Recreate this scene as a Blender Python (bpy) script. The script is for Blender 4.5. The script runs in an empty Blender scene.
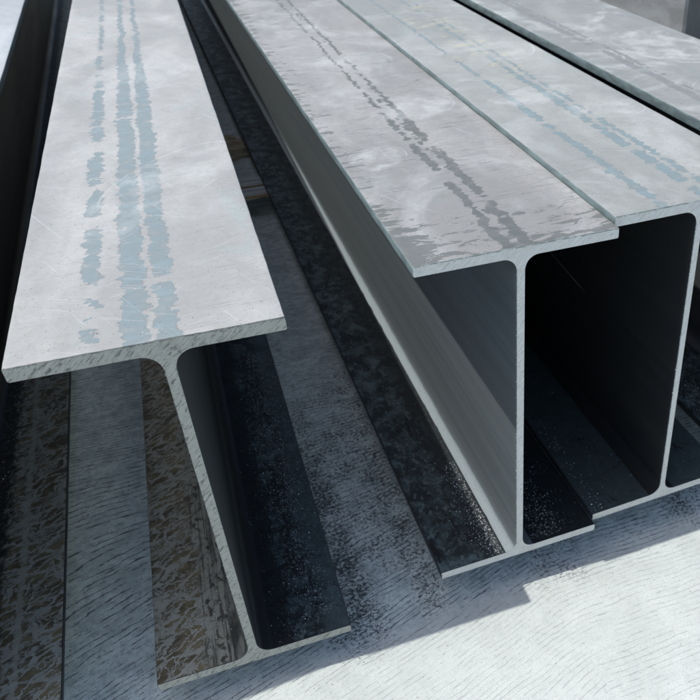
import bpy, bmesh, math, random
from mathutils import Vector, Matrix, noise

S = bpy.context.scene
COL = S.collection
rnd = random.Random(7)

# ------------------------------------------------------------------ nodes
class N:
    """small helper round a node tree"""
    def __init__(s, tree): s.t = tree; s.l = tree.links
    def new(s, kind, **kw):
        n = s.t.nodes.new(kind)
        for k, v in kw.items(): setattr(n, k, v)
        return n
    def put(s, sock, v):
        if hasattr(v, 'is_output'): s.l.new(v, sock)
        elif isinstance(v, (tuple, list)) and sock.type == 'RGBA' and len(v) == 3: sock.default_value = (*v, 1)
        else: sock.default_value = v
    def m(s, op, a, b=0.0, c=0.0, clamp=False):
        n = s.new('ShaderNodeMath', operation=op, use_clamp=clamp)
        s.put(n.inputs[0], a); s.put(n.inputs[1], b); s.put(n.inputs[2], c)
        return n.outputs[0]
    def add(s, a, b): return s.m('ADD', a, b)
    def sub(s, a, b): return s.m('SUBTRACT', a, b)
    def mul(s, a, b): return s.m('MULTIPLY', a, b)
    def mx(s, a, b): return s.m('MAXIMUM', a, b)
    def step(s, v, lo, hi, a=0.0, b=1.0):
        n = s.new('ShaderNodeMapRange', interpolation_type='SMOOTHSTEP')
        s.put(n.inputs[0], v)
        if lo > hi: lo, hi, a, b = hi, lo, b, a
        n.inputs[1].default_value = lo; n.inputs[2].default_value = hi
        n.inputs[3].default_value = a; n.inputs[4].default_value = b
        return n.outputs[0]
    def mix(s, f, a, b):
        n = s.new('ShaderNodeMix', data_type='RGBA')
        s.put(n.inputs[0], f); s.put(n.inputs[6], a); s.put(n.inputs[7], b)
        return n.outputs[2]
    def coords(s, seed=0.0):
        tc = s.new('ShaderNodeTexCoord')
        sp = s.new('ShaderNodeSeparateXYZ'); s.l.new(tc.outputs['Object'], sp.inputs[0])
        s.P = tc.outputs['Object']; s.x, s.y, s.z = sp.outputs; s.seed = seed
        return s.x, s.y, s.z
    def vec(s, a, b, c=0.0):
        n = s.new('ShaderNodeCombineXYZ')
        s.put(n.inputs[0], a); s.put(n.inputs[1], b); s.put(n.inputs[2], c)
        return n.outputs[0]
    def noise(s, sx, sy, sz=1.0, detail=3.0, rough=0.55, off=0.0, dist=0.0, rot=0.0, vec=None):
        mp = s.new('ShaderNodeMapping')
        s.l.new(vec if vec is not None else s.P, mp.inputs[0])
        mp.vector_type = 'TEXTURE' if False else 'POINT'
        mp.inputs['Scale'].default_value = (sx, sy, sz)
        mp.inputs['Location'].default_value = (s.seed + off, s.seed * 1.7 + off * 2.3, off)
        src = mp.outputs[0]
        if rot:
            r0 = s.new('ShaderNodeMapping'); r0.inputs['Rotation'].default_value = (0, 0, rot)
            s.l.new(vec if vec is not None else s.P, r0.inputs[0]); s.l.new(r0.outputs[0], mp.inputs[0])
        n = s.new('ShaderNodeTexNoise')
        n.inputs['Scale'].default_value = 1.0; n.inputs['Detail'].default_value = detail
        n.inputs['Roughness'].default_value = rough; n.inputs['Distortion'].default_value = dist
        s.l.new(src, n.inputs['Vector'])
        return n.outputs[0]
    def dist(s, cx, cy):
        dx = s.sub(s.x, cx); dy = s.sub(s.y, cy)
        return s.m('SQRT', s.add(s.mul(dx, dx), s.mul(dy, dy)))

def material(name):
    m = bpy.data.materials.new(name); m.use_nodes = True
    n = N(m.node_tree); b = m.node_tree.nodes['Principled BSDF']
    return m, n, b

def finish(n, b, col, rough=0.5, bumps=(), metallic=0.0, spec=0.5):
    n.put(b.inputs['Base Color'], col); n.put(b.inputs['Roughness'], rough)
    n.put(b.inputs['Metallic'], metallic); b.inputs['Specular IOR Level'].default_value = spec
    last = None
    for h, strength, distance in bumps:
        bp = n.new('ShaderNodeBump'); bp.inputs['Strength'].default_value = strength
        bp.inputs['Distance'].default_value = distance; n.put(bp.inputs['Height'], h)
        if last: n.l.new(last, bp.inputs['Normal'])
        last = bp.outputs[0]
    if last: n.l.new(last, b.inputs['Normal'])

# -------- bleached upper face of a beam, sky sheen included in its pale colour
def top_material(name, seed, base, stripes, stripe_col, fade, streaks=0.5, dark_edge=0.0, swirls=(), yellow=0.0, cyan=0.3, white=.26):
    m, n, b = material(name); x, y, z = n.coords(seed)
    big = n.noise(5, 2.2, 1, 4, .6, 1.0, .6)
    col = n.mix(n.step(big, .38, .68), tuple(c * .86 for c in base), tuple(min(.8, c * 1.1) for c in base))
    cy = n.noise(9, 5, 1, 5, .65, 3.0, 1.2)
    col = n.mix(n.mul(n.step(cy, .56, .72), cyan), col, (base[0] * .82, base[1] * 1.02, base[2] * 1.03))
    wht = n.noise(3.5, 3.2, 1, 4, .62, 7.0, 1.8)
    col = n.mix(n.mul(n.step(wht, .50, .70), white), col, (.60, .61, .60))
    fine = n.noise(160, 160, 1, 3, .6, 5.0)
    col = n.mix(n.mul(n.step(fine, .45, .75), .22), col, tuple(c * .62 for c in base))
    # ragged bands of bare scale left between the roller marks
    jag = n.sub(n.noise(26, 62, 1, 6, .68, 2.0), .5)
    slow = n.sub(n.noise(2, 9, 1, 2, .5, 4.0), .5)
    fadey = n.step(y, fade[0], fade[1], 0.0, 1.0)
    mask = rim = None
    for i, (c, w, cover) in enumerate(stripes):
        d = n.m('ABSOLUTE', n.add(n.sub(x, c), n.add(n.mul(jag, .036), n.mul(slow, .012))))
        gate = n.add(n.noise(5, 14, 1, 4, .6, 30.0 + 5 * i), n.mul(n.sub(n.noise(120, 60, 1, 4, .65, 33.0 + i), .5), .14))
        lim = n.sub(w, n.mul(n.step(gate, cover + .05, cover - .04), w * 1.9))
        lim = n.sub(lim, n.mul(fadey, w * .55))
        k = n.step(n.sub(lim, d), -.0004, .0004)
        e1 = n.step(n.m('ABSOLUTE', n.sub(lim, d)), .0011, .0003)
        rim = e1 if rim is None else n.mx(rim, e1)
        k = n.mul(k, n.step(n.noise(34, 40, 1, 5, .72, 35.0 + i), .33, .37))
        mask = k if mask is None else n.mx(mask, k)
    inner = n.noise(30, 40, 1, 4, .6, 41.0)
    sc = n.mix(n.step(inner, .35, .7), tuple(c * .88 for c in stripe_col), tuple(c * 1.08 for c in stripe_col))
    col = n.mix(n.mul(mask, n.step(inner, .25, .55, .50, .90)), col, sc)
    col = n.mix(n.mul(rim, n.step(n.noise(60, 50, 1, 3, .6, 43.0), .46, .60, 0, .6)), col, (.17, .16, .145))
    # grinder scuffs: pale ellipses with fine arcs and one bright rim
    for k, (cx, cyy, ra, rb_, rot, fill) in enumerate(swirls):
        dx = n.sub(x, cx); dy = n.sub(y, cyy); ca, sa = math.cos(rot), math.sin(rot)
        wob = n.mul(n.sub(n.noise(9, 9, 1, 3, .55, 11.0 + k), .5), .03)
        p_ = n.add(n.add(n.mul(dx, ca / ra), n.mul(dy, sa / ra)), n.mul(wob, 1 / ra))
        q_ = n.add(n.add(n.mul(dx, -sa / rb_), n.mul(dy, ca / rb_)), n.mul(wob, .6 / rb_))
        e_ = n.m('SQRT', n.add(n.mul(p_, p_), n.mul(q_, q_)))
        soft = n.step(n.add(e_, n.mul(n.sub(n.noise(30, 30, 1, 5, .7, 13.0 + k), .5), .9)), 1.05, .75)
        hole = n.step(n.noise(16, 16, 1, 4, .65, 15.0 + k), .36, .6)
        hat = n.step(n.m('SINE', n.add(n.mul(q_, 1050.0 * rb_), n.mul(p_, 420 * ra))), -.4, .8)
        hatm = n.step(n.noise(10, 10, 1, 3, .6, 19.0 + k), .46, .62)
        hat = n.add(n.mul(n.mul(hat, hatm), .5), .5)
        col = n.mix(n.mul(n.mul(n.mul(soft, hole), hat), fill), col, (.60, .615, .59))
        rim2 = n.step(n.m('ABSOLUTE', n.sub(n.add(e_, n.mul(n.sub(n.noise(60, 60, 1, 4, .7, 27.0 + k), .5), .05)), 1.0)), .040, .0)
        col = n.mix(n.mul(n.mul(rim2, n.step(n.noise(7, 7, 1, 3, .6, 23.0 + k), .46, .70)), fill * .75), col, (.64, .655, .63))
    if dark_edge:
        e = n.add(n.step(x, -.085, -.15), n.step(y, .22, .0))
        e2 = n.step(n.add(n.mul(e, .17), n.noise(22, 60, 1, 5, .7, 50.0, .6)), .68, .70)
        col = n.mix(n.mul(e2, dark_edge), col, stripe_col)
    # short dark scratches across the flange
    st = n.noise(14, 330, 1, 2, .5, 60.0, .15)
    st2 = n.noise(8, 6, 1, 3, .5, 61.0)
    col = n.mix(n.mul(n.mul(n.step(st, .63, .70), n.step(st2, .44, .58)), streaks), col, tuple(c * .38 for c in base))
    for kk, rr in enumerate((.5, -.35, 1.15)):      # fine light scratches at several slants
        sx = n.noise(7, 420, 1, 2, .5, 120.0 + kk * 7, .1, rot=rr)
        col = n.mix(n.mul(n.mul(n.step(sx, .66, .72), n.step(n.noise(5, 5, 1, 3, .6, 140.0 + kk), .48, .6)), .35), col, (.62, .63, .63))
    clouds = n.noise(38, 30, 1, 6, .72, 150.0, .6)
    col = n.mix(n.mul(n.step(clouds, .42, .66), .22), col, tuple(c * .66 for c in base))
    pits = n.noise(420, 420, 1, 1, .5, 70.0)
    pm = n.step(pits, .71, .76)
    col = n.mix(n.mul(pm, .8), col, (.10, .09, .08))
    if yellow:
        yl = n.mul(n.step(n.noise(25, 45, 1, 4, .7, 80.0), .56, .62), n.mul(n.step(y, .55, .85), n.step(n.m('ABSOLUTE', x), .09, .03)))
        col = n.mix(n.mul(yl, yellow), col, (.52, .47, .30))
    rough = n.step(big, .3, .7, .5, .66)
    grain = n.noise(60, 900, 1, 2, .5, 90.0)
    finish(n, b, col, rough, [(mask, .35, .0006), (fine, .25, .0006), (grain, .10, .0004)], spec=.25)
    return m

# -------- shaded lower flange: blue-black or brown mill scale on each side of the web
def scale_material(name, seed, left='blue', right='blue', tone=1.0, bands=None):
    m, n, b = material(name); x, y, z = n.coords(seed)
    mot = n.noise(26, 22, 1, 6, .72, 1.0, .5)
    blue = n.mix(n.step(mot, .44, .66), (.012 * tone, .017 * tone, .018 * tone), (.064 * tone, .092 * tone, .094 * tone))
    spots = n.noise(90, 55, 1, 4, .65, 4.0, .4)
    blue = n.mix(n.mul(n.step(spots, .55, .64), .75), blue, (.085 * tone, .115 * tone, .115 * tone))
    dk = n.noise(40, 7, 1, 5, .75, 6.0, .3)
    blue = n.mix(n.step(dk, .58, .63), blue, (.008, .009, .010))
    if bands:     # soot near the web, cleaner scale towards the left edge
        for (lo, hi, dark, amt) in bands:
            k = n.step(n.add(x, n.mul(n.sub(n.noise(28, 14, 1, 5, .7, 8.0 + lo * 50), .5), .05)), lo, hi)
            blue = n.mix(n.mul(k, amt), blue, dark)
    # hairline cracks running diagonally
    cr = n.m('ABSOLUTE', n.sub(n.noise(9, 22, 1, 3, .5, 9.0, .8, rot=.6), .5))
    blue = n.mix(n.mul(n.step(cr, .006, .002), .8), blue, (.006, .006, .007))
    col = blue
    if 'brown' in (left, right):
        warp = n.noise(16, 10, 1, 5, .6, 12.0, .5)
        v1 = n.m('ABSOLUTE', n.sub(n.noise(9, 21, 1, 6, .70, 14.0, .8, rot=-.55), .5))
        wx = n.noise(20, 20, 1, 4, .6, 18.0)
        rm = n.new('ShaderNodeMapping'); rm.inputs['Rotation'].default_value = (0, 0, -.6)
        n.l.new(n.vec(n.add(x, n.mul(n.sub(wx, .5), .045)), n.add(y, n.mul(n.sub(n.noise(18, 18, 1, 4, .6, 19.0), .5), .05)), seed), rm.inputs[0])
        sm = n.new('ShaderNodeMapping'); sm.inputs['Scale'].default_value = (22, 62, 1); n.l.new(rm.outputs[0], sm.inputs[0])
        vo = n.new('ShaderNodeTexVoronoi'); vo.feature = 'DISTANCE_TO_EDGE'; vo.inputs['Scale'].default_value = 1.0
        n.l.new(sm.outputs[0], vo.inputs['Vector'])
        v2 = n.sub(vo.outputs['Distance'], n.mul(n.sub(n.noise(45, 60, 1, 4, .7, 20.0), .45), .45))
        veins = n.mx(n.step(v1, .0165, .0125), n.step(v2, .065, .045))
        veins = n.mul(veins, n.step(warp, .34, .42))
        body = n.mix(n.step(n.noise(18, 30, 1, 4, .65, 21.0), .4, .62), (.105, .088, .052), (.21, .175, .098))
        brown = n.mix(veins, body, n.mix(warp, (.27, .27, .23), (.44, .44, .375)))
        edge = n.m('MINIMUM', n.step(v1, .025, .019), n.step(v1, .0145, .018))
        brown = n.mix(n.mul(edge, .7), brown, (.012, .012, .013))
        # grey band with dark lengthwise lines
        ax = n.m('ABSOLUTE', x)
        lines = n.noise(190, 5, 1, 3, .65, 24.0, .25)
        if left == 'brown' and right != 'brown':
            band = n.step(n.add(ax, n.mul(n.sub(n.noise(20, 20, 1, 4, .6, 26.0), .5), .07)), .085, .065)
            gcol = n.mix(n.step(lines, .5, .62), (.34, .345, .285), (.055, .057, .05))
            gcol = n.mix(n.step(spots, .5, .62), gcol, (.05, .046, .038))
            brown = n.mix(n.mul(band, .85), brown, gcol)
        else:
            rid = n.mul(n.step(n.m('ABSOLUTE', n.sub(n.add(ax, n.mul(n.sub(n.noise(50, 60, 1, 6, .75, 27.0), .5), .030)), .085)), .0056, .0042), n.step(n.noise(30, 50, 1, 4, .7, 28.0), .36, .44))
            brown = n.mix(n.mul(rid, .7), brown, (.38, .38, .31))
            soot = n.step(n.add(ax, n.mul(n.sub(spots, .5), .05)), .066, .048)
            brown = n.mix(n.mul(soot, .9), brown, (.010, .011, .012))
        side = n.m('LESS_THAN', x, 0.0)
        if left == 'brown' and right == 'brown': col = brown
        elif left == 'brown': col = n.mix(side, blue, brown)
        else: col = n.mix(side, brown, blue)
    dust = n.noise(600, 600, 1, 1, .5, 33.0)
    col = n.mix(n.mul(n.step(dust, .74, .8), .5), col, (.22, .24, .25))
    finish(n, b, col, n.step(mot, .3, .7, .62, .42), [(mot, .25, .0012), (spots, .35, .0008)], spec=.35)
    return m

def web_material(name, seed, base, foot=0):
    m, n, b = material(name); x, y, z = n.coords(seed)
    a = n.noise(2, 1.2, 9, 4, .6, 1.0, .3)
    # lengthwise rolling bands
    bands = n.noise(.5, .6, 55, 3, .55, 3.0, .1)
    col = n.mix(n.step(bands, .3, .7), tuple(c * .88 for c in base), tuple(c * 1.08 for c in base))
    col = n.mix(n.mul(n.step(a, .5, .7), .35), col, (base[0] * 1.04, base[1] * .97, base[2] * .92))
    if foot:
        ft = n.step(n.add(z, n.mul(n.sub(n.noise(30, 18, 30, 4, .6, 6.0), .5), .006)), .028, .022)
        if name == 'web B': ft = n.mul(ft, n.m('LESS_THAN', x, 0.0))  # sun catching web B's left fillet, painted as a paler foot
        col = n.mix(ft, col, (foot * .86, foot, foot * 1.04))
    fine = n.noise(260, 260, 260, 3, .6, 5.0)
    col = n.mix(n.mul(n.step(fine, .5, .75), .3), col, tuple(c * .6 for c in base))
    if name == 'web A':        # left face made paler to bounce sunlight onto the ground
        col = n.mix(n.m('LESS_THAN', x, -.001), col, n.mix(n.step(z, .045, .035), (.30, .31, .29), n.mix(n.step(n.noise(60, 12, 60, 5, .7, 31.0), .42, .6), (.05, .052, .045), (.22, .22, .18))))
    # rust-tinged line where fillet meets web
    ln = n.step(n.m('ABSOLUTE', n.sub(n.add(z, n.mul(n.sub(n.noise(8, 26, 8, 4, .6, 8.0), .5), .006)), .052)), .004, .001)
    col = n.mix(n.mul(ln, .35), col, (base[0] * .75, base[1] * .55, base[2] * .42))
    ln2 = n.step(n.m('ABSOLUTE', n.sub(z, .044)), .0035, .001)
    col = n.mix(n.mul(ln2, .4), col, tuple(c * .55 for c in base))
    if name == 'web C':        # sunlight leaking between two top flanges, painted on as a pale streak
        line = n.step(n.m('ABSOLUTE', n.sub(z, n.add(n.mul(y, .08), .265))), .0016, .0004)
        col = n.mix(n.mul(line, n.mul(n.step(y, .31, .36), n.step(y, .6, .5))), col, (.30, .31, .32))
    finish(n, b, col, n.step(a, .3, .7, .45, .58), [(fine, .18, .0005), (bands, .25, .002)], spec=.5)
    return m

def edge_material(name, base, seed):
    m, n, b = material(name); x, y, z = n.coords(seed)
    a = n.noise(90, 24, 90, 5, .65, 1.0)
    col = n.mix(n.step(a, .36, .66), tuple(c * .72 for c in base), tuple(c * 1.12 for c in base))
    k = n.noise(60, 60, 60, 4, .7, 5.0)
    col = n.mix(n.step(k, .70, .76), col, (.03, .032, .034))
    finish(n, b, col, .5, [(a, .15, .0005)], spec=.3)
    return m

def sawn_material(name, seed, base, dirt):
    m, n, b = material(name); x, y, z = n.coords(seed)
    saw = n.noise(55, 1, 330, 4, .65, 1.0, .4, vec=None)
    # saw lines run at a slant over the cut
    mp = n.new('ShaderNodeMapping'); mp.inputs['Rotation'].default_value = (0, .75, 0); n.l.new(n.P, mp.inputs[0])
    sl = n.noise(70, 1, 2100, 4, .65, 4.0, .1, vec=mp.outputs[0])
    blot = n.noise(75, 1, 300, 6, .8, 7.0, .4, vec=mp.outputs[0])
    col = n.mix(n.step(sl, .36, .62), tuple(c * .80 for c in base), tuple(c * 1.10 for c in base))
    col = n.mix(n.mul(n.step(blot, .60 - .10 * dirt, .70 - .06 * dirt), .5 + .35 * dirt), col, (.055, .058, .056))
    lip = n.mul(n.step(z, .6258, .6278), n.step(n.noise(90, 1, 200, 4, .7, 15.0), .42, .56))
    col = n.mix(n.mul(lip, .85), col, (.03, .032, .03))
    tan = n.noise(40, 1, 60, 3, .6, 9.0)
    col = n.mix(n.mul(n.step(tan, .55, .7), .3), col, (base[0] * .82, base[1] * .76, base[2] * .68))
    finish(n, b, col, .42, [(sl, .5, .0008), (blot, .6, .0010)], metallic=.25, spec=.5)
    return m

# ------------------------------------------------------------------ beam meshes
EDGE, TOPF, CUT = 0, 1, 2

def stations(length, front_fine=1.0):
    ys, y = [], 0.012
    while y < length:
        ys.append(y)
        y += .012 if y < front_fine else (.05 if y < 3 else .25)
    ys.append(length)
    return ys

def extrude(name, ring, inset, skew, length, mats, classes, jit, seed, burrs=None, closed=True):
    """ring: (x, z) points; inset: ring of the chamfered cut; classes: material per ring segment"""
    bm = bmesh.new()
    sd = seed * 13.7
    def jx(x, y, z, amp):
        v = Vector((x * 9 + sd, y * 22, z * 9))
        w = Vector((x * 40 + sd, y * 120, z * 40))
        return noise.noise(v) * amp + noise.noise(w) * amp * .45
    rows = []
    cut = []
    for (x, z) in inset:
        cut.append(bm.verts.new((x, skew * x, z)))
    rows.append(cut)
    first = [bm.verts.new((x, skew * x + .0009 + abs(jx(x, 0, z, .0009)), z - (abs(noise.noise(Vector((x * 160 + sd, 3, z * 50)))) * .0012 if abs(x - inset[i][0]) + abs(z - inset[i][1]) > 1e-5 else 0))) for i, (x, z) in enumerate(ring)]
    rows.append(first)
    for y in stations(length):
        row = []
        for (x, z) in ring:
            a = jit
            row.append(bm.verts.new((x + jx(x, y, z, a), y + skew * x * max(0, 1 - y), z + jx(z, y, x, a * .5))))
        rows.append(row)
    cnt = len(ring); segs = cnt if closed else cnt
    for r in range(len(rows) - 1):
        for i in range(segs):
            if classes[i] is None: continue
            j = (i + 1) % cnt
            f = bm.faces.new((rows[r][i], rows[r][j], rows[r + 1][j], rows[r + 1][i]))
            f.material_index = classes[i] if r > 0 else EDGE
            f.smooth = True
    f = bm.faces.new(list(reversed(rows[0]))); f.material_index = CUT
    f2 = bm.faces.new(rows[-1]); f2.material_index = CUT
    if burrs:
        rb = random.Random(seed)
        for (bx, bz, s) in burrs:
            c = Vector((bx, skew * bx + .0003, bz))
            vs = [bm.verts.new(c + Vector((rb.uniform(-1, 1), rb.uniform(-.6, .4), rb.uniform(-1, 1))).normalized() * s * rb.uniform(.6, 1.3)) for _ in range(6)]
            r = bmesh.ops.convex_hull(bm, input=vs)
            for g in r['geom']:
                if isinstance(g, bmesh.types.BMFace): g.material_index = CUT
    bmesh.ops.recalc_face_normals(bm, faces=bm.faces)
    me = bpy.data.meshes.new(name); bm.to_mesh(me); bm.free()
    for mt in mats: me.materials.append(mt)
    me.set_sharp_from_angle(angle=math.radians(38))
    return me

def flange_ring(w, z0, z1, web_side_down, cx=0.0):
    """counter-clockwise ring seen from the front; many points on the outer face so its edge can be chipped"""
    r = .0022; pts = []; hw = w / 2
    def arc(ax, az, a0):
        for k in range(4):
            a = a0 + k * math.pi / 6
            pts.append((ax + r * math.cos(a), az + r * math.sin(a)))
    arc(hw - r, z0 + r, -math.pi / 2)
    arc(hw - r, z1 - r, 0)
    nsub = 40
    for k in range(1, nsub):
        pts.append((hw - r - (w - 2 * r) * k / nsub, z1))
    arc(-hw + r, z1 - r, math.pi / 2)
    arc(-hw + r, z0 + r, math.pi)
    for k in range(1, nsub):
        pts.append((-hw + r + (w - 2 * r) * k / nsub, z0))
    pts = [(x + cx, z) for x, z in pts]
    c = .0008; ins = []
    for (x, z) in pts:
        nx = x - math.copysign(c, x - cx) if abs(x - cx) > hw - r - 1e-6 else x
        outer = (z > (z0 + z1) / 2) if web_side_down else (z < (z0 + z1) / 2)
        far = (not outer)
        nz = z
        if outer: nz = z - c if web_side_down else z + c
        elif False: nz = z
        ins.append((nx, nz))
    classes = []
    for i in range(len(pts)):
        a = pts[i]; b2 = pts[(i + 1) % len(pts)]
        up = a[1] > z1 - r * .4 and b2[1] > z1 - r * .4
        down = a[1] < z0 + r * .4 and b2[1] < z0 + r * .4
        classes.append(TOPF if (up or down) else EDGE)
    return pts, ins, classes

def web_ring(tw, zb, zt, rf, top_dx=0.0, bot_dx=0.0):
    pts = []
    def cx(z): return bot_dx + (top_dx - bot_dx) * (z - zb) / (zt - zb)
    K = 8
    right = []
    for k in range(K + 1):
        a = math.pi * 1.5 - k * (math.pi / 2) / K     # concave fillet at the foot
        right.append((tw / 2 + rf + rf * math.cos(a), zb + rf + rf * math.sin(a)))
    nz = 60
    for k in range(1, nz):
        right.append((tw / 2, zb + rf + (zt - zb - 2 * rf) * k / nz))
    for k in range(K + 1):
        a = math.pi - k * (math.pi / 2) / K
        right.append((tw / 2 + rf + rf * math.cos(a), zt - rf + rf * math.sin(a)))
    pts = [(x + cx(z), z) for x, z in right] + [(-x + cx(z), z) for x, z in reversed(right)]
    nn = len(right); classes = []
    for i in range(len(pts)):
        if i == nn - 1 or i == len(pts) - 1: classes.append(None)      # open where it grows out of the flanges
        else: classes.append(TOPF)
    ins = []
    for i, (x, z) in enumerate(pts):
        c = 0.0 if (z < zb + rf * .9 or z > zt - rf * .9) else .0006
        ins.append((x - c if i < nn else x + c, z))
    return pts, ins, classes

def empty(name, loc, yaw, roll, label, cat, group=None):
    o = bpy.data.objects.new(name, None); COL.objects.link(o)
    o.location = loc
    o.rotation_euler = (Matrix.Rotation(yaw, 3, 'Z') @ Matrix.Rotation(-roll, 3, 'Y')).to_euler()
    o['label'] = label; o['category'] = cat
    if group: o['group'] = group
    o.empty_display_size = .05
    return o

def child(name, me, parent):
    o = bpy.data.objects.new(name, me); COL.objects.link(o); o.parent = parent
    return o

def tag(o, label=None, cat=None, kind=None, group=None):
    if label: o['label'] = label
    if cat: o['category'] = cat
    if kind: o['kind'] = kind
    if group: o['group'] = group
    return o

TF = .0161; H = .6286
def make_beam(loc, yaw, roll, skew, W, Hb, tft, tfb, tw, rf, tmat, emat, smat, wmat, cmat, label, seed, length=6.5, tdx=0, bdx=0):
    e = empty('steel_girder', loc, yaw, roll, label, 'steel beam', 'steel I-beams laid side by side')
    e['kind'] = 'thing'
    p, i, c = flange_ring(W, Hb - tft, Hb, True)
    child('top_flange', extrude('top_flange', p, i, skew, length, [emat, tmat, cmat], c, .0005, seed), e)
    rb = random.Random(seed + 50); burrs = []
    zz = tfb + rf
    while zz < Hb - tft - rf:
        cxm = bdx + (tdx - bdx) * (zz - tfb) / (Hb - tft - tfb)
        if rb.random() < .8: burrs.append((cxm - tw / 2 - .0001, zz, rb.uniform(.0004, .0011) * (1.5 if rb.random() < .12 else 1)))
        zz += rb.uniform(.002, .012)
    p, i, c = web_ring(tw, tfb, Hb - tft, rf, tdx, bdx)
    child('web', extrude('web', p, i, skew, length, [emat, wmat, cmat], c, .0, seed + 1, burrs), e)
    p, i, c = flange_ring(W, 0, tfb, False)
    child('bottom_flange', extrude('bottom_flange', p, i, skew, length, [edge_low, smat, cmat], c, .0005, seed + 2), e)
    return e

lilac = (.50, .49, .50)
blue_grey = (.215, .275, .285)
dark_grey = (.118, .130, .122)
cut_clean = sawn_material('sawn steel', 3, (.59, .605, .585), .45)
cut_dirty = sawn_material('sawn steel grimy', 8, (.36, .37, .335), 1.0)
edge_blue = edge_material('scaled edge', (.175, .225, .222), 2)
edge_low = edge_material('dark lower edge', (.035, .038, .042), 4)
edge_dark = edge_material('dark scaled edge', (.085, .105, .104), 5)

A = make_beam((-.4681, -.006, -.0165), -.0168, -.002, -.0497, .30, H, .0185, TF, .0140, .024,
    top_material('bleached sky-sheen top A', 1.3, (.405, .400, .375), [(-.064, .0105, .45), (-.016, .0140, .30), (.019, .0130, .36)], blue_grey, (.8, 1.6), streaks=.25,
                 swirls=[(.055, .50, .155, .075, .9, .55), (-.045, .36, .05, .075, .1, .35), (.0, 1.15, .12, .09, .4, .3)], cyan=.5, white=.22),
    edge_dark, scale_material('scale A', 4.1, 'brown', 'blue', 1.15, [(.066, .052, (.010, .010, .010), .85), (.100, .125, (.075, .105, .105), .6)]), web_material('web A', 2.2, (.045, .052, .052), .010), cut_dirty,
    'I-beam left of the wide gap, pale top with three ragged blue-grey stripes', 1, tdx=.012, bdx=-.004)
B = make_beam((0, 0, 0), 0, .0003, -.0458, .30, H, TF, TF, .0128, .020,
    top_material('bleached sky-sheen top B', 9.2, (.312, .307, .290), [(-.016, .0070, .42), (.013, .0085, .38), (.001, .0075, .54)], dark_grey, (.3, .9), streaks=.8, dark_edge=.8, white=.30,
                 swirls=[(-.088, .385, .055, .045, .6, .65), (.055, .60, .085, .055, .5, .6), (.02, .98, .09, .10, .2, .5), (-.05, 1.45, .1, .14, .2, .5)], cyan=.35),
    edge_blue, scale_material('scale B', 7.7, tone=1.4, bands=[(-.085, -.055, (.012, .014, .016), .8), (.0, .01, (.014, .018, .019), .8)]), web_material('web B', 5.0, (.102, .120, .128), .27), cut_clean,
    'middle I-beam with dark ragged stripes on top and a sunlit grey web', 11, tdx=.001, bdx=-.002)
C = make_beam((.3020, .0042, .0102), 0, .0029, -.0259, .30, H, TF, TF, .0115, .022,
    top_material('bleached sky-sheen top C', 15.8, (.335, .345, .320), [(-.070, .0078, .40), (.008, .0100, .42), (.033, .0065, .43)], (.195, .260, .272), (.45, .9), streaks=.35,
                 swirls=[(-.02, .55, .11, .05, .3, .5), (.07, .42, .08, .05, -.3, .5), (.03, .92, .11, .12, .4, .4)], yellow=.45, cyan=.6),
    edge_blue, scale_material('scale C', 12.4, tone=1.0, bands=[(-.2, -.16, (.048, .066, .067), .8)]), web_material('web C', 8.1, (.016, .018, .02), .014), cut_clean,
    'I-beam lapped over its left neighbour, faint blue stripes and yellow marks on top', 21, tdx=-.003, bdx=.001)
D = make_beam((.672, .02, .004), -.002, 0, -.02, .35, H + .006, .020, TF, .0125, .022,
    top_material('bleached sky-sheen top D', 22.5, (.30, .31, .29), [(-.098, .0110, .40), (-.075, .006, .47)], (.22, .225, .22), (1.8, 2.6), white=.5, streaks=.5,
                 swirls=[(.06, .75, .10, .16, .2, .7), (.02, .42, .12, .08, .5, .5)], cyan=.4),
    edge_blue, scale_material('scale D', 17.9, tone=1.3), web_material('web D', 11.3, (.06, .062, .065)), cut_clean,
    'rightmost I-beam beyond the narrow black gap, grey stripe along its top', 31)
Ebeam = make_beam((-.897, .012, .013), .006, -.087, 0, .30, H, .017, TF, .0130, .022,
    top_material('bleached sky-sheen top E', 28.1, (.47, .49, .49), [(.0, .01, .5)], blue_grey, (.7, 1.3), streaks=.3, cyan=.5),
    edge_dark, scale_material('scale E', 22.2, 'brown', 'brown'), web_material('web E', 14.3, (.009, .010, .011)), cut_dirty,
    'leftmost I-beam cut off by the frame, brown mottled lower flange at bottom left', 41, length=7.0)

# ------------------------------------------------------------------ ground
G = -.09
m, n, b = material('brushed concrete'); x, y, z = n.coords(.7)
warp = n.sub(n.noise(2.2, 1.6, 1, 3, .55, 1.0), .5)
warp2 = n.sub(n.noise(14, 9, 1, 3, .6, 2.0), .5)
skewx = n.mul(n.mul(n.m('MINIMUM', x, .05), -.30), n.step(y, .75, .05))
yy = n.add(y, n.add(n.add(n.mul(warp, .032), n.mul(warp2, .008)), n.add(skewx, n.mul(x, .03))))
sun_fade = n.step(y, -.06, .02, .34, 1.0)  # dirt marks, faded in front to imitate overexposed sunlit concrete
wv = n.noise(34, 50, 1, 5, .72, 22.0)
t = n.add(n.mul(yy, 96.0), n.mul(n.sub(n.noise(3, 9, 1, 5, .6, 21.0), .5), 3.0))
gd_ = n.m('ABSOLUTE', n.sub(n.m('FRACT', t), .5))
groove = n.step(n.sub(gd_, n.mul(n.sub(wv, .42), .42)), .06, .0)
gbrk = n.noise(7, 18, 1, 5, .7, 5.0)
groove = n.mul(groove, n.step(n.add(gbrk, n.mul(n.sub(wv, .5), .5)), .42, .52))
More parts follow.
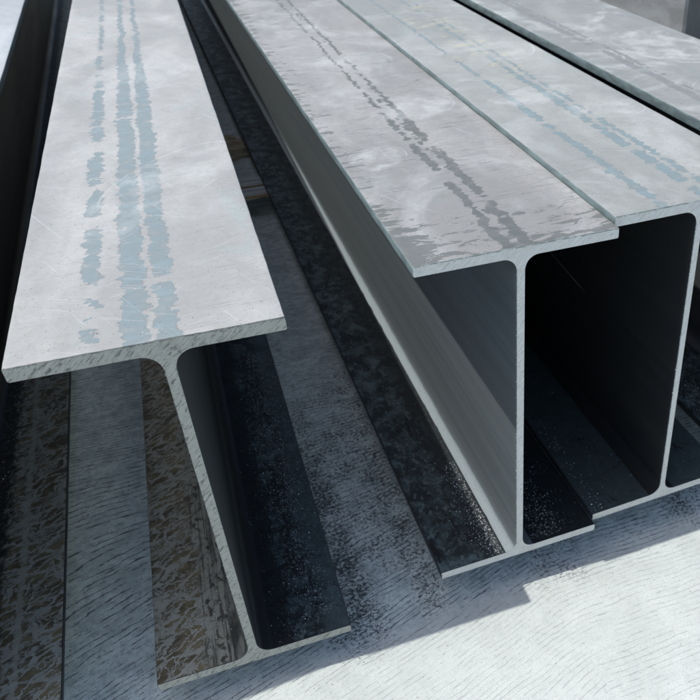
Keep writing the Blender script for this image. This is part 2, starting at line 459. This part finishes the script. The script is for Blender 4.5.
# short torn dashes left by the brush
dv = n.vec(n.mul(x, 26.0), n.mul(yy, 210.0))
dn_ = n.new('ShaderNodeTexNoise'); dn_.inputs['Scale'].default_value = 1.0; dn_.inputs['Detail'].default_value = 5; dn_.inputs['Roughness'].default_value = .7
n.l.new(dv, dn_.inputs['Vector'])
dash = n.mul(n.step(y, -.03, .04), n.step(n.add(dn_.outputs[0], n.mul(n.sub(n.noise(11, 15, 1, 4, .65, 25.0), .5), .24)), .595, .64, 0, .85))
groove = n.mul(n.mx(groove, dash), sun_fade)
vv2 = n.vec(n.mul(x, 18.0), n.mul(yy, 230.0))
fin = n.new('ShaderNodeTexNoise'); fin.inputs['Scale'].default_value = 1.0; fin.inputs['Detail'].default_value = 4; n.l.new(vv2, fin.inputs['Vector'])
cl = n.noise(7, 7, 1, 5, .62, 8.0, .4)
mid = n.noise(70, 60, 1, 4, .65, 9.0)
col = n.mix(n.step(cl, .32, .68), (.53, .565, .53), (.60, .64, .60))
col = n.mix(n.step(y, -.02, .06, 0, .75), col, n.mix(n.step(n.noise(22, 30, 1, 5, .7, 8.5), .36, .62), (.56, .64, .60), (.84, .92, .86)))  # base colour brightened under the beams to imitate light between them
grain = n.noise(330, 420, 1, 4, .75, 8.8)
col = n.mix(n.step(grain, .5, .72, 0, .45), col, (.20, .225, .215))
col = n.mix(n.mul(n.mul(n.step(mid, .46, .64), n.mx(sun_fade, .3)), .42), col, (.36, .385, .38))
col = n.mix(n.mul(n.step(fin.outputs[0], .50, .66), .16), col, (.34, .36, .37))
col = n.mix(n.mul(groove, .82), col, (.07, .08, .09))
pit = n.noise(190, 230, 1, 3, .6, 12.0)
pitm = n.mul(n.step(n.add(pit, n.mul(sun_fade, .05)), .68, .72), n.step(n.noise(12, 12, 1, 3, .6, 14.0), .40, .52))
col = n.mix(n.mul(pitm, .85), col, (.06, .06, .065))
# oily grit trodden in between the second and third beam, and by the beams' ends
def around(cx, w, y0, y1):
    a = n.step(n.m('ABSOLUTE', n.sub(x, cx)), w, w * .25)
    return n.mul(a, n.mul(n.step(y, y0 - .06, y0 + .05), n.step(y, y1 + .5, y1)))
gz = n.mx(around(-.30, .075, .0, .45), n.mul(around(-.165, .05, .03, .55), .8))
gz = n.mx(gz, n.mul(around(.42, .10, .0, .3), .9))
gz = n.mx(gz, n.mul(around(-.21, .09, .15, .5), .62))
gz = n.mx(gz, n.mul(around(.08, .10, -.02, .15), .5))
gr = n.add(n.noise(150, 170, 1, 6, .8, 16.0, .0), n.add(n.mul(gz, .105), n.mul(n.sub(n.noise(18, 22, 1, 4, .65, 17.0), .5), .30)))
gm = n.mul(n.step(gr, .57, .64), n.step(gz, .0, .35))
col = n.mix(n.mul(gm, .86), col, (.022, .024, .026))
brn = n.mul(n.step(n.noise(5, 5, 1, 4, .6, 19.0), .64, .74), .25)
col = n.mix(brn, col, (.34, .30, .25))
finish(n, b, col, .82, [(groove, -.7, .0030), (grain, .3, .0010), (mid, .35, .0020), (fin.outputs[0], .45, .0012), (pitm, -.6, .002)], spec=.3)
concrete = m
bm = bmesh.new()
bmesh.ops.create_grid(bm, x_segments=40, y_segments=40, size=40)
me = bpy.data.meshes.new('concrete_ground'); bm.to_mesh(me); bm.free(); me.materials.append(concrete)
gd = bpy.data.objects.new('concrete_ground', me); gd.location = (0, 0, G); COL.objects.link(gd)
tag(gd, 'pale brushed concrete ground under and before the beams', kind='structure')

# ------------------------------------------------------------------ timbers under the beams
def wood_material(name, base, worn):
    m, n, b = material(name); x, y, z = n.coords(3.3)
    gr = n.noise(6, 90, 90, 5, .65, 1.0, .3)
    col = n.mix(n.step(gr, .35, .65), tuple(c * .55 for c in base), base)
    kn = n.noise(30, 30, 30, 3, .6, 4.0)
    col = n.mix(n.step(kn, .68, .73), col, (.02, .018, .015))
    ed = n.mul(n.step(y, -.033, -.038), n.step(n.add(z, n.mul(n.noise(40, 40, 40, 3, .6, 6.0), .02)), .035, .045))
    col = n.mix(n.mul(ed, worn), col, (.42, .29, .13))
    fr = n.mul(n.step(y, -.0425, -.0435), n.step(n.add(z, n.mul(n.noise(30, 30, 30, 3, .6, 8.0), .02)), .042, .036))
    col = n.mix(n.mul(fr, .8), col, (.045, .055, .065))
    finish(n, b, col, .8, [(gr, .5, .003)], spec=.2)
    return m
wood = wood_material('weathered timber', (.60, .64, .60), .95)
def rough_box(name, sx, sy, sz, seed, mat, amp=.0022, nx=60):
    bm = bmesh.new()
    bmesh.ops.create_cube(bm, size=1.0)
    bmesh.ops.scale(bm, vec=(sx, sy, sz), verts=bm.verts)
    bmesh.ops.bevel(bm, geom=list(bm.edges), offset=.005, segments=2, affect='EDGES')
    es = [e for e in bm.edges if abs((e.verts[0].co - e.verts[1].co).x) > sx * .5]
    bmesh.ops.subdivide_edges(bm, edges=es, cuts=nx, use_grid_fill=True)
    for v in bm.verts:
        q = v.co * 14 + Vector((seed, seed, seed))
        v.co += Vector((0, noise.noise(q), noise.noise(q + Vector((9, 9, 9))))) * amp
    for f in bm.faces: f.smooth = True
    me = bpy.data.meshes.new(name); bm.to_mesh(me); bm.free(); me.materials.append(mat)
    me.set_sharp_from_angle(angle=math.radians(50))
    return me
tspec = [(1.877, 'front grey timber plank under the beams, brown worn edge, seen in the wide gap'),
         (1.971, 'rear grey timber plank lying behind the one with the brown edge')]
for k, (ty, lb) in enumerate(tspec):
    o = bpy.data.objects.new('timber_plank', rough_box('timber_plank', 2.2, .088, .0745, 3 + 5 * k, wood)); COL.objects.link(o)
    o.location = (-.02, ty, G + .038); o.rotation_euler = (0, 0, .004 * k)
    tag(o, lb, 'timber', group='timber planks under the beams')

# brown chunk on the ground in the gap
m, n, b = material('brown stone'); n.coords(2.0)
q = n.noise(26, 26, 26, 5, .65, 1.0); q2 = n.noise(80, 80, 80, 3, .6, 2.0)
cc = n.mix(n.step(q, .35, .65), (.28, .23, .14), (.56, .47, .32)); cc = n.mix(n.step(q2, .66, .72), cc, (.03, .03, .025))
finish(n, b, cc, .85, [(q, .6, .008)])
bm = bmesh.new(); bmesh.ops.create_cube(bm, size=1)
bmesh.ops.scale(bm, vec=(.16, .20, .05), verts=bm.verts)
bmesh.ops.subdivide_edges(bm, edges=bm.edges[:], cuts=7, use_grid_fill=True)
for v in bm.verts:
    p0 = v.co.copy(); v.co += noise.noise_vector(p0 * 11) * .014 + noise.noise_vector(p0 * 40) * .004
    if v.co.z > 0: v.co.x *= .86; v.co.y *= .9
me = bpy.data.meshes.new('stone_chunk'); bm.to_mesh(me); bm.free(); me.materials.append(m)
o = bpy.data.objects.new('stone_chunk', me); COL.objects.link(o); o.location = (-.215, 2.50, G + .018); o.rotation_euler = (0, 0, .35)
tag(o, 'rough brown chunk of stone on the ground in the wide gap', 'stone')

# ------------------------------------------------------------------ concrete block behind
m, n, b = material('cast concrete'); n.coords(1.0)
q = n.noise(4, 4, 5, 5, .6, 1.0, .6); q2 = n.noise(90, 90, 90, 3, .6, 2.0)
cc = n.mix(n.step(q, .35, .68), (.20, .195, .19), (.30, .30, .295))
cc = n.mix(n.mul(n.step(n.noise(9, 9, 9, 4, .7, 9.0), .58, .66), .5), cc, (.38, .42, .44))
cc = n.mix(n.mul(n.step(q2, .5, .75), .3), cc, (.12, .12, .12))
finish(n, b, cc, .8, [(q2, .4, .003)])
bm = bmesh.new(); bmesh.ops.create_cube(bm, size=1)
bmesh.ops.scale(bm, vec=(1.1, .9, 1.0), verts=bm.verts)
bmesh.ops.bevel(bm, geom=list(bm.edges), offset=.012, segments=3, affect='EDGES')
for f in bm.faces: f.smooth = True
me = bpy.data.meshes.new('concrete_block'); bm.to_mesh(me); bm.free(); me.materials.append(m)
me.set_sharp_from_angle(angle=math.radians(40))
m2, n, b = material('shaded concrete side'); n.coords(2.0)
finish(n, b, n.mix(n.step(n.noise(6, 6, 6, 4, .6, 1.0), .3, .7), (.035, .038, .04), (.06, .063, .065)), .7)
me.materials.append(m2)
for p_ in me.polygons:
    if p_.normal.x > .8: p_.material_index = 1  # shade on the right side, painted as a darker material
o = bpy.data.objects.new('concrete_block', me); COL.objects.link(o)
BLK = o
tag(o, 'blurred grey concrete block with a dark right side, behind the beams at the upper right', 'block')

# ------------------------------------------------------------------ filings and grit
bpy.context.view_layer.update()
m, n, b = material('bright filings'); n.coords(0)
finish(n, b, (.95, .96, .96), .28, (), metallic=1.0)
filings = m
m, n, b = material('dark grit'); n.coords(0)
finish(n, b, (.02, .021, .023), .6)
grit = m
bm = bmesh.new()
def flake(p, s):
    d = [Vector((rnd.uniform(-1, 1), rnd.uniform(-1, 1), rnd.uniform(-.5, .5))).normalized() * s * rnd.uniform(.5, 1.2) for _ in range(3)]
    up = Vector((0, 0, s * rnd.uniform(.3, .9)))
    c = sum(d, Vector()) / 3
    vs = [bm.verts.new(p + q - c) for q in d] + [bm.verts.new(p + up)]
    for t in ((0, 1, 3), (1, 2, 3), (2, 0, 3), (0, 2, 1)): bm.faces.new([vs[i] for i in t])
def scatter(beam, count, fx, fy, tfb, smin=.0003, smax=.0009, lim=.146):
    M = beam.matrix_world; k = 0; count = int(count * 2.3)
    while k < count:
        u, v = fx(), fy()
        if abs(u) > lim or v < .002 + abs(u) * .05: continue
        zf = tfb + .0003
        s = 1.8 * (smin + (smax - smin) * rnd.random() ** 2)
        flake(M @ Vector((u, v, zf)), s); k += 1
g = rnd.gauss; U = rnd.uniform
# along the foot of the sunlit web
scatter(B, 420, lambda: -.032 - abs(g(0, .014)), lambda: U(.004, .26), TF, .0003, .0010)
scatter(B, 260, lambda: -.034 - abs(g(0, .020)), lambda: abs(g(0, .12)), TF, .0003, .0012)
scatter(B, 260, lambda: U(-.14, -.03), lambda: U(0, 1.2), TF, .0002, .0005)
scatter(B, 520, lambda: .060 + g(0, .022), lambda: abs(g(.06, .11)), TF, .0003, .0009)
scatter(B, 200, lambda: U(.03, .146), lambda: U(0, .5), TF, .0002, .0006)
# second beam from the left, right half of its lower flange
scatter(A, 1500, lambda: .105 + g(0, .022), lambda: U(.03, .85), TF, .0003, .0009)
scatter(A, 500, lambda: .085 + g(0, .03), lambda: U(.0, .5), TF, .0002, .0007)
scatter(A, 150, lambda: -.060 + g(0, .022), lambda: abs(g(.09, .03)), TF, .0003, .0011)
scatter(A, 60, lambda: U(-.14, -.03), lambda: U(0, .5), TF, .0002, .0005)
scatter(C, 160, lambda: U(-.146, .14), lambda: U(0, .5), TF, .0002, .0007)
scatter(C, 60, lambda: -.13 + g(0, .01), lambda: U(0, .3), TF, .0003, .0010)
scatter(D, 1500, lambda: -.13 + g(0, .03), lambda: U(.0, .8), TF, .0003, .0009, .17)
scatter(Ebeam, 900, lambda: .045 + g(0, .018), lambda: U(.4, 1.6), TF, .0002, .0007)
me = bpy.data.meshes.new('metal_filings'); bm.to_mesh(me); bm.free(); me.materials.append(filings)
m, n, b = material('pale filings'); n.coords(0); finish(n, b, (.9, .91, .9), .4, ())
me.materials.append(m)
for p_ in me.polygons: p_.material_index = (p_.index // 4) % 3 > 0
o = bpy.data.objects.new('metal_filings', me); COL.objects.link(o)
tag(o, 'bright specks of metal filings scattered over the dark lower flanges', 'filings', 'stuff')

bm = bmesh.new()
def crumb(count, fx, fy, smin, smax):
    for _ in range(count):
        s = smin + (smax - smin) * rnd.random() ** 3
        flake(Vector((fx(), fy(), G + s * .2)), s)
crumb(1100, lambda: -.295 + g(0, .028), lambda: U(-.02, .75), .0005, .0020)
crumb(700, lambda: -.175 + g(0, .022), lambda: U(.02, .8), .0005, .0018)
crumb(1300, lambda: U(-.8, .6), lambda: U(-.3, .6), .0003, .0012)
crumb(260, lambda: .42 + g(0, .05), lambda: U(.0, .3), .0005, .0018)
me = bpy.data.meshes.new('dark_grit'); bm.to_mesh(me); bm.free(); me.materials.append(grit)
o = bpy.data.objects.new('dark_grit', me); COL.objects.link(o)
tag(o, 'black grit and crumbs strewn on the pale concrete between the beams', 'grit', 'stuff')

# ------------------------------------------------------------------ camera
def cam_axes(yaw, pitch, roll):
    f = Vector((math.sin(yaw) * math.cos(pitch), math.cos(yaw) * math.cos(pitch), -math.sin(pitch)))
    r = Vector((math.cos(yaw), -math.sin(yaw), 0)); u = r.cross(f)
    return math.cos(roll) * r + math.sin(roll) * u, -math.sin(roll) * r + math.cos(roll) * u, f
CP = Vector((-.3785, -.8292, 1.1113)); r, u, f = cam_axes(.4353, .6222, .0037)
cd = bpy.data.cameras.new('camera'); cam = bpy.data.objects.new('camera', cd); COL.objects.link(cam)
M = Matrix((( r.x, u.x, -f.x, CP.x), (r.y, u.y, -f.y, CP.y), (r.z, u.z, -f.z, CP.z), (0, 0, 0, 1)))
cam.matrix_world = M
cd.sensor_width = 36; cd.lens = 36 * 761.1 / 700; cd.shift_x = -.25
cd.clip_start = .02; cd.clip_end = 200
cd.dof.use_dof = True; cd.dof.focus_distance = 1.02; cd.dof.aperture_fstop = 11
S.camera = cam
# the block stands where its corner shows at the top right
d = Vector((.576, .791, -.19)); q = CP + d * 4.4
a = -.95
BLK.rotation_euler = (0, 0, a)
BLK.location = Vector((q.x, q.y, G + .5)) - Matrix.Rotation(a, 3, 'Z') @ Vector((.55, -.45, 0))

# ------------------------------------------------------------------ light
sun_dir = Vector((.457, -.038, -1.0)).normalized()
ld = bpy.data.lights.new('sun', 'SUN'); ld.energy = 2.75; ld.angle = math.radians(.5); ld.color = (1, .98, .93)
lo = bpy.data.objects.new('sun', ld); COL.objects.link(lo)
lo.rotation_euler = sun_dir.to_track_quat('-Z', 'Y').to_euler()
w = bpy.data.worlds.new('World'); S.world = w; w.use_nodes = True
nt = w.node_tree; bg = nt.nodes['Background']
sk = nt.nodes.new('ShaderNodeTexSky'); sk.sky_type = 'NISHITA'; sk.sun_disc = False
to = -sun_dir
sk.sun_elevation = math.asin(to.z); sk.sun_rotation = math.atan2(to.x, to.y)
sk.ozone_density = .8; sk.air_density = 1.0; sk.dust_density = 2.0
nt.links.new(sk.outputs[0], bg.inputs[0]); bg.inputs[1].default_value = .15
S.cycles.max_bounces = 10; S.cycles.diffuse_bounces = 7
S.view_settings.view_transform = 'Standard'; S.view_settings.look = 'None'
S.view_settings.exposure = .24; S.view_settings.gamma = 1
